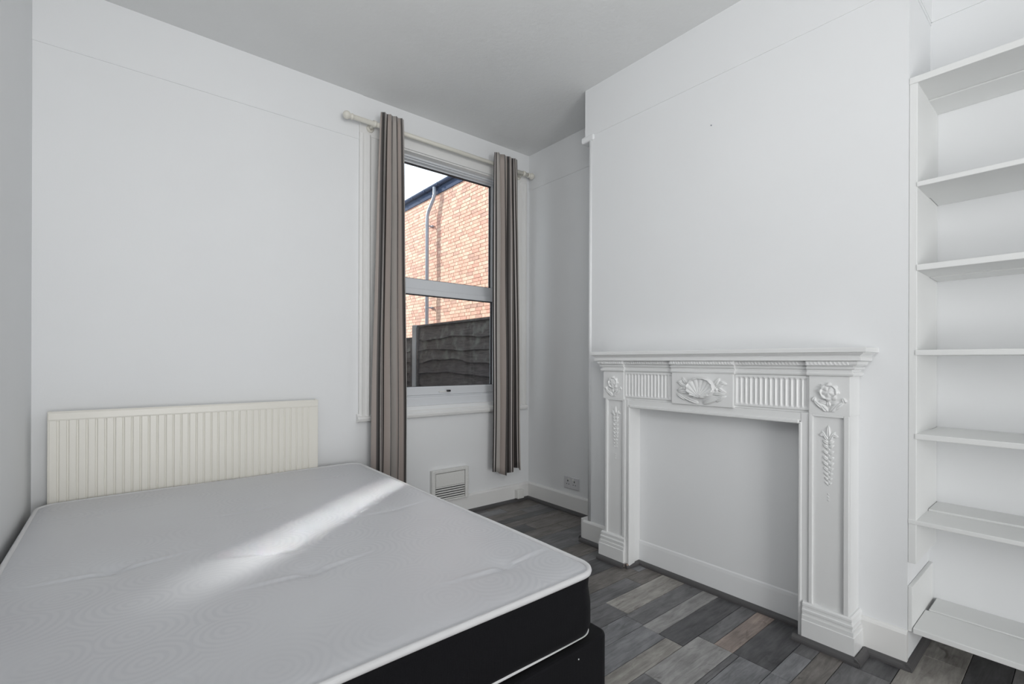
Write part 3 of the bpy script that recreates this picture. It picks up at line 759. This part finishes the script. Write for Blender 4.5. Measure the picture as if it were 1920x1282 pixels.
# plinths
plp = [(0, .1277), (.088, .1277), (.090, .1245), (.106, .1245), (.107, .120), (.118, .1195), (.120, .1225), (.128, .1225), (.131, .118), (.140, .1165), (.142, .119), (.150, .118), (.156, .113)]
for (a, b, ret) in ((.577, .735, (1, 0)), (1.605, 1.757, (0, 1))):
    prof_stack('plinth', plp, a, b, ret, fs_, k=1.0, base=.110)
# inner frame round the opening
bm = bmesh.new()
def fr(bm, poly_yz):
    pass
bx(bm, XA - .108, XA - .002, .717, .748, 0, .906, .004, 3); bx(bm, XA - .112, XA - .09, .742, .754, .0, .868, .004, 3)
bx(bm, XA - .108, XA - .002, 1.586, 1.606, 0, .906, .004, 3); bx(bm, XA - .112, XA - .06, 1.577, 1.590, 0, .868, .004, 3); bx(bm, XA - .095, XA - .012, 1.581, 1.600, 0, .866)
bx(bm, XA - .1065, XA - .004, .740, 1.592, .870, .9045, .003, 3); bx(bm, XA - .1135, XA - .085, .752, 1.580, .860, .877, .005, 3)
bm_obj('inner_frame', bm, M_SURR, fs_)
bm = bmesh.new(); bx(bm, 2.088, 2.104, 1.580, 1.598, .001, .022, .003); o = bm_obj('bare_timber_corner', bm, M_BARE, fs_); o['label'] = 'chipped corner showing bare pinkish timber'
rebase(fs_, (XA, 1.167, 0))

# ------------------------------------------------------------------ built-in shelving
sh = empty('alcove_shelving'); tag(sh, 'white painted plank shelving built into the alcove beside the fireplace', 'shelving')
YE = -.52
for (ya, yb, za, zb_) in ((.4065, YN - .0005, .380, 2.117), (.4165, YN - .0005, .131, .294)):
    box('side_board', XA + .001, XB - .001, ya, yb, za, zb_, M_SHELF, sh, .002)
box('side_board', XA + .001, XB - .001, YE - .024, YE, .02, 2.117, M_SHELF, sh, .002)
tops = [(2.139, .024, .430), (1.757, .018, .4085), (1.459, .022, .4085), (1.152, .020, .4115), (.850, .020, .4115), (.538, .016, .430), (.149, .020, .415)]
rs = random.Random(3)
for i, (zt, th_, yl) in enumerate(tops):
    split = 2.405 + rs.uniform(-.015, .02)
    dz = rs.choice((-.003, .003)) if i != 5 else .006
    yr = YE if i else YE - .024
    bm = bmesh.new(); bx(bm, XA - .002, split - .0028, yr, yl, zt - th_, zt, .0022); bm_obj('shelf_board', bm, M_SHELF, sh)
    bm = bmesh.new(); bx(bm, split + .0028, XB - .001, yr, min(yl, .4055) if i not in (0,) else yl, zt - th_ + dz, zt + dz, .0022); bm_obj('shelf_board', bm, M_SHELF, sh)
rebase(sh, (XB, 0, .0))
struct(skirt_x('baseboard_alcove', XB, -1, YB, YN - .03, 'white skirting under the alcove shelves'), 'white skirting under the alcove shelves')

# ------------------------------------------------------------------ bed base
bed = empty('bed_base'); tag(bed, 'black fabric divan bed base under the mattress', 'bed base')
def rrect(x0, x1, y0, y1, r, n=8):
    pts = []
    for cx, cy, a0 in ((x1 - r, y1 - r, 0), (x0 + r, y1 - r, 90), (x0 + r, y0 + r, 180), (x1 - r, y0 + r, 270)):
        for i in range(n + 1):
            a = math.radians(a0 + 90 * i / n); pts.append((cx + r * math.cos(a), cy + r * math.sin(a)))
    return pts
def slab(bm, x0, x1, y0, y1, z0, z1, r, e=.008):
    rings = []
    for z, ins in ((z0, 0), (z1 - e, 0), (z1 - e * .3, e * .3), (z1, e)):
        rings.append([bm.verts.new((x, y, z)) for x, y in rrect(x0 + ins, x1 - ins, y0 + ins, y1 - ins, r - ins)])
    for A, B in zip(rings, rings[1:]):
        n = len(A)
        for i in range(n): bm.faces.new((A[i], A[(i + 1) % n], B[(i + 1) % n], B[i]))
    bm.faces.new(rings[-1]); bm.faces.new(rings[0][::-1])
BX0, BX1, BY0, BY1, BZ = -.285, 1.129, .920, 2.805, .298
bm = bmesh.new(); slab(bm, BX0, BX1, BY0, 1.860, .055, BZ, .035); bm_obj('divan_half', bm, M_BLKFAB, bed)
bm = bmesh.new(); slab(bm, BX0, BX1, 1.864, BY1, .055, BZ, .035); bm_obj('divan_half', bm, M_BLKFAB, bed)
for cx in (-.20, 1.02):
    for cy in (1.0, 1.78, 1.95, 2.72):
        bm = bmesh.new(); cyl(bm, (cx, cy, 0.0), (cx, cy, .06), .022, 16, .026); bm_obj('foot', bm, M_BLACK, bed, True)
bm = bmesh.new(); lathe(bm, (.99, .9185, .272), (0, -1, 0), [(0, .0022), (.0012, .0020), (.0018, .0008)], 10); o = bm_obj('stud', bm, M_PIPING, bed); o['label'] = 'tiny white stud near the top edge'
rebase(bed, (.41, 1.8, 0))

# ------------------------------------------------------------------ mattress
mat_ = empty('mattress'); tag(mat_, 'pale grey patterned double mattress with black sides and white edge tape', 'mattress')
MX0, MX1, MY0, MY1, MZ0, MZ1 = -.280, 1.098, .928, 2.818, .304, .500
CR = .068
def rmap(x, y, x0, x1, y0, y1, r):
    ix, iy = min(max(x, x0 + r), x1 - r), min(max(y, y0 + r), y1 - r); dx, dy = x - ix, y - iy
    if dx and dy:
        m_ = max(abs(dx), abs(dy)) / math.hypot(dx, dy); return ix + dx * m_, iy + dy * m_
    return x, y
TUFTS = [(-.02, 1.815), (.42, 1.44), (.885, 1.115), (.405, 2.18), (-.04, 2.50), (.86, 1.82), (-.03, 1.11), (.85, 2.53)]
def mtop(x, y):
    d = min(x - MX0, MX1 - x, y - MY0, MY1 - y)
    z = MZ1 - .014 * math.exp(-(d / .020) ** 1.0) + .003 * math.sin(3.1 * x + 1) * math.sin(2.3 * y)
    for i, (tx, ty) in enumerate(TUFTS):
        s = 1.0 if i < 3 else .35
        dx, dy = x - tx, y - ty - .06 * (x - tx) * (1 if x > tx else .3) - .25 * (x - tx) ** 2
        r = math.hypot(x - tx, y - ty)
        z -= s * .012 * math.exp(-(r / .030) ** 2) + s * .004 * math.exp(-(r / .09) ** 2)
        z += s * .0050 * math.exp(-(abs(dy - .003) / .0065) ** 2) * math.exp(-(dx / .15) ** 2) * (1 - math.exp(-(r / .025) ** 2))
        z -= s * .0045 * math.exp(-((dy + .012) / .010) ** 2) * math.exp(-(dx / .15) ** 2) * (1 - math.exp(-(r / .025) ** 2))
    # soft dent running off from the corner tuft
    z -= .003 * math.exp(-(((x - .83) + (y - 1.03) * -.45) / .012) ** 2) * math.exp(-((y - 1.02) / .06) ** 2)
    return z
nx, ny = 190, 250
vs = []
for j in range(ny + 1):
    for i in range(nx + 1):
        x = MX0 + .006 + (MX1 - MX0 - .012) * i / nx; y = MY0 + .006 + (MY1 - MY0 - .012) * j / ny
        X_, Y_ = rmap(x, y, MX0 + .006, MX1 - .006, MY0 + .006, MY1 - .006, CR - .006)
        vs.append((X_, Y_, mtop(x, y)))
fs = [(a, a + 1, a + nx + 2, a + nx + 1) for j in range(ny) for i in range(nx) for a in (j * (nx + 1) + i,)]
me = bpy.data.meshes.new('top_panel'); me.from_pydata(vs, [], fs); link('top_panel', me, M_DAMASK, mat_, True)
bm = bmesh.new(); rings = []
def oval(n=10): return rrect(MX0, MX1, MY0, MY1, CR, n)
levels = [(MZ0 - .001, .016), (MZ0 + .008, .006), (MZ0 + .03, .0), (MZ0 + .09, .001), (MZ0 + .14, .005), (MZ1 - .025, .001), (MZ1 - .014, .003)]
for z, ins in levels:
    rr_ = rrect(MX0 + ins, MX1 - ins, MY0 + ins, MY1 - ins, CR - ins * .5, 10)
    # subdivide the long edges so that the sides can be slightly uneven
    P = []
    for i in range(len(rr_)):
        a, b = Vector(rr_[i]), Vector(rr_[(i + 1) % len(rr_)]); k = max(1, int((a - b).length / .06)) if (a - b).length > .2 else 1
        for s in range(k): P.append(a.lerp(b, s / k))
    rings.append([bm.verts.new((p.x + .0018 * math.sin(9 * p.y + 30 * z), p.y + .0018 * math.sin(8 * p.x + 25 * z), z)) for p in P])
cnt = min(len(r) for r in rings)
for A, B in zip(rings, rings[1:]):
    for i in range(cnt): bm.faces.new((A[i], A[(i + 1) % cnt], B[(i + 1) % cnt], B[i]))
bm.faces.new(rings[0][::-1]); bm_obj('side_panel', bm, M_BLKFAB, mat_, True)
def edge_tape(name, z, rz, rh, ins, droop=None):
    bm = bmesh.new(); P = []
    rr_ = rrect(MX0 + ins, MX1 - ins, MY0 + ins, MY1 - ins, CR - ins, 12)
    for i in range(len(rr_)):
        a, b = Vector(rr_[i]), Vector(rr_[(i + 1) % len(rr_)]); k = max(1, int((a - b).length / .03))
        for s in range(k): P.append(a.lerp(b, s / k))
    n = len(P); m = 10; R_ = []
    for i in range(n):
        d = (P[(i + 1) % n] - P[i - 1]).normalized(); nrm = Vector((d.y, -d.x)); ring = []
        zz, hh = z, rh
        if droop: zz, hh = droop(P[i], z, rh)
        for k in range(m):
            t = 2 * math.pi * k / m; q = P[i] + nrm * rz * math.cos(t); ring.append(bm.verts.new((q.x, q.y, zz + .0015 * math.sin(7 * P[i].x + 5 * P[i].y) + hh * math.sin(t))))
        R_.append(ring)
    for i in range(n):
        A, B = R_[i], R_[(i + 1) % n]
        for k in range(m): bm.faces.new((A[k], A[(k + 1) % m], B[(k + 1) % m], B[k]))
    return bm_obj(name, bm, M_PIPING, mat_, True)
edge_tape('edge_tape', MZ1 - .012, .0080, .0095, .004)
def droop(p, z, rh):
    if p.y < MY0 + .03:
        k = min(1, max(0, (.98 - p.x) / .5)); return z + .008 * k, .0015 + .008 * k
    return z, .0035
edge_tape('edge_tape', MZ0 + .006, .006, .0035, .010, droop)
for i, (tx, ty) in enumerate(TUFTS):
    bm = bmesh.new(); bx(bm, tx - .006, tx + .006, ty - .0015, ty + .0015, mtop(tx, ty) - .001, mtop(tx, ty) + .0018, .0008); bm_obj('tuft', bm, M_PIPING, mat_)
SK = lambda x, y: .012 * (x - 1.0) * (1 if y < 1.8 else 1)
for o in [c for c in mat_.children] + [c for c in bed.children]:
    if o.name.startswith('foot'): continue
    for v in o.data.vertices: v.co.y += SK(v.co.x + o.location.x, v.co.y)
rebase(mat_, (.40, 1.8, MZ0))

# ------------------------------------------------------------------ outside
struct(box('ground', -6, 14, Y0 + WT, 22, -.16, -.10, M_CONC), 'concrete side passage outside the window')
struct(box('wall_sun_block', -2.5, 1.85, 4.3, 11.5, -.1, 4.3, M_RENDER), 'unseen rendered block added outside to keep sun off the window')  # unseen block added to keep direct sun off window and fence
XW = 5.60
bld = empty('brick_building'); tag(bld, 'sunlit red brick building with dark gutter seen through the window', 'building')
box('wall_core', XW + .012, XW + .3, 2.2, 14.0, -.1, 5.10, M_MORTAR, bld)
# brick courses in Flemish-like bond; visible stretch singly, the rest joined
CH, BLn = .075, .225
def brick_mesh(name, ln, d=.010):
    bm = bmesh.new(); bx(bm, 0, .05, 0, ln - .011, 0, CH - .011); 
    me = bpy.data.meshes.new(name); bmesh.ops.recalc_face_normals(bm, faces=bm.faces); bm.to_mesh(me); bm.free(); return me
base_s = []; base_h = []
for k, m_ in enumerate(BR):
    a = brick_mesh('brick', BLn); a.materials.append(m_); base_s.append(a)
    b_ = brick_mesh('brick', BLn / 2); b_.materials.append(m_); base_h.append(b_)
rb = random.Random(5); singles = []; rest = []
nz_ = int(5.1 / CH)
for c in range(nz_):
    z = -.02 + c * CH; y = 6.2 - (c % 2) * .17
    i = 0
    while y < 13.0:
        ln = BLn if (i % 3) else BLn / 2
        if rb.random() < .12: ln = BLn if ln < BLn else BLn / 2
        vis = (z > 1.80 and y > 7.25 and y < 10.6 and z < 4.95 and z < 4.95 - max(0, 9.0 - y) * .42)
        # height of the gutter line and of the window's view
        (singles if vis else rest).append((y, z, ln)); y += ln; i += 1
singles.sort(key=lambda t: t[0])
rest += singles[300:]; singles = singles[:300]
for (y, z, ln) in singles:
    k = rb.choices(range(5), (5, 3, 4, 1.6, 3))[0]
    o = bpy.data.objects.new('brick', (base_s if ln == BLn else base_h)[k]); COL.objects.link(o); o.parent = bld
    o.location = (XW + rb.uniform(-.003, .003), y, z)
V, Fc, Mi = [], [], []
for (y, z, ln) in rest:
    x = XW + rb.uniform(-.003, .003); n = len(V); k = rb.choices(range(5), (5, 3, 4, 1.6, 3))[0]
    y1, z1 = y + ln - .011, z + CH - .011
    V += [(x, y, z), (x, y1, z), (x, y1, z1), (x, y, z1), (x + .02, y, z), (x + .02, y1, z), (x + .02, y1, z1), (x + .02, y, z1)]
    Fc += [(n, n + 3, n + 2, n + 1), (n, n + 1, n + 5, n + 4), (n + 3, n + 7, n + 6, n + 2), (n, n + 4, n + 7, n + 3), (n + 1, n + 2, n + 6, n + 5)]; Mi += [k] * 5
me = bpy.data.meshes.new('brickwork'); me.from_pydata(V, [], Fc)
for m_ in BR: me.materials.append(m_)
me.polygons.foreach_set('material_index', Mi)
o = bpy.data.objects.new('brickwork', me); COL.objects.link(o); o.parent = bld; o['kind'] = 'stuff'
box('fascia', XW - .025, XW + .02, 2.2, 14.0, 4.955, 5.15, M_GUTTER, bld)
bm = bmesh.new(); k = 10; g = []
for yy in (2.2, 14.0):
    g.append([bm.verts.new((XW - .075 + .055 * math.cos(math.pi + math.pi * i / k), yy, 5.155 + .055 * math.sin(math.pi + math.pi * i / k))) for i in range(k + 1)] + [bm.verts.new((XW - .075 + .050 * math.cos(2 * math.pi - math.pi * i / k), yy, 5.155 + .050 * math.sin(2 * math.pi - math.pi * i / k))) for i in range(k + 1)])
n = len(g[0])
for i in range(n): bm.faces.new((g[0][i], g[0][(i + 1) % n], g[1][(i + 1) % n], g[1][i]))
bm_obj('gutter', bm, M_GUTTER, bld, True)
for i in range(12):
    yy = 7.0 + i * .6
    bm = bmesh.new(); bx(bm, XW - .13, XW - .02, yy, yy + .02, 5.09, 5.162); bm_obj('gutter_bracket', bm, M_GUTTER, bld)
bm = bmesh.new(); prism(bm, [(XW - .06, 5.16), (XW + 4.0, 5.16 + 1.45), (XW + 4.0, 5.16 + 1.39), (XW - .0, 5.13)], 1, 2.2, 14.0); bm_obj('roof', bm, M_ROOF, bld)
py_ = 9.82
bm = bmesh.new(); tube(bm, [(XW - .09, py_ - .24, 5.10), (XW - .09, py_ - .24, 4.93), (XW - .095, py_ - .21, 4.84), (XW - .13, py_ - .05, 4.60), (XW - .14, py_, 4.50), (XW - .14, py_, 4.3), (XW - .14, py_, -.1)], .041, 16)
bm_obj('downpipe', bm, M_PIPE, bld, True)
for z in (1.0, 2.35, 4.25):
    bm = bmesh.new(); bx(bm, XW - .05, XW, py_ - .06, py_ + .06, z, z + .03); bx(bm, XW - .11, XW - .04, py_ - .012, py_ + .012, z, z + .025); cyl(bm, (XW - .14, py_, z), (XW - .14, py_, z + .03), .046, 16); bm_obj('pipe_clip', bm, M_PIPE, bld)
rebase(bld, (XW, 7, -.1))

# fence of wavy overlapped boards between concrete posts
fen = empty('garden_fence'); tag(fen, 'dark weathered lap fence with wavy boards outside the window', 'fence')
XF = 3.10
def post(y): 
    bm = bmesh.new(); bx(bm, XF - .05, XF + .05, y, y + .10, -.1, 1.60, .008); bm_obj('post', bm, M_CONC, fen)
P0 = 5.80
post(P0); post(P0 - 1.93); post(P0 + 1.93)
rf = random.Random(9)
def fence_panel(ya, yb, ztop, bow):
    n = 11; zt = ztop
    for i in range(n):
        hgt = .175 + rf.uniform(-.01, .01); ph = rf.uniform(0, 6.28); am = rf.uniform(.012, .034); fq = rf.uniform(2.0, 5.5)
        ph2 = rf.uniform(0, 6.28); m = 22; vs = []; fs = []
        for j in range(m + 1):
            y = ya + (yb - ya) * j / m
            top = zt + (0 if i == 0 else .02)
            lo_ = zt - hgt + am * math.sin(fq * y + ph) + .35 * am * math.sin(3.1 * fq * y + ph2)
            if i == 0: top += .006 * math.sin(6 * y)
            xb_ = XF - .012 + .004 * math.sin(5 * y + ph)
            vs += [(xb_ + .010, y, top), (xb_ - .016 - .008 * math.sin(fq * y * 1.3 + ph2) ** 2, y, lo_), (xb_ - .004, y, lo_ - .001), (xb_ + .016, y, top)]
        for j in range(m):
            for k in range(4):
                a, b = j * 4 + k, j * 4 + (k + 1) % 4; fs.append((a, b, b + 4, a + 4))
        fs += [(0, 1, 2, 3), tuple(m * 4 + k for k in (3, 2, 1, 0))]
        me = bpy.data.meshes.new('board'); me.from_pydata(vs, [], fs); link('board', me, M_FENCE2 if i < 3 else M_FENCE, fen)
        zt -= .148
    box('capping_rail', XF - .03, XF + .03, ya, yb, ztop - .006, ztop + .018, M_FENCE2, fen, .004)
    for y in (ya + .02, (ya + yb) / 2, yb - .06): box('batten', XF - .045 if y != 99 else 0, XF - .018, y, y + .035, .0, ztop - .01, M_FENCE, fen) if y != (ya + yb) / 2 else None
fence_panel(P0 - 1.83, P0, 1.575, 0)
fence_panel(P0 - 3.70, P0 - 1.93, 1.58, 0)
fence_panel(P0 + .10, P0 + 1.93, 1.42, 0)
rebase(fen, (XF, P0, -.1))
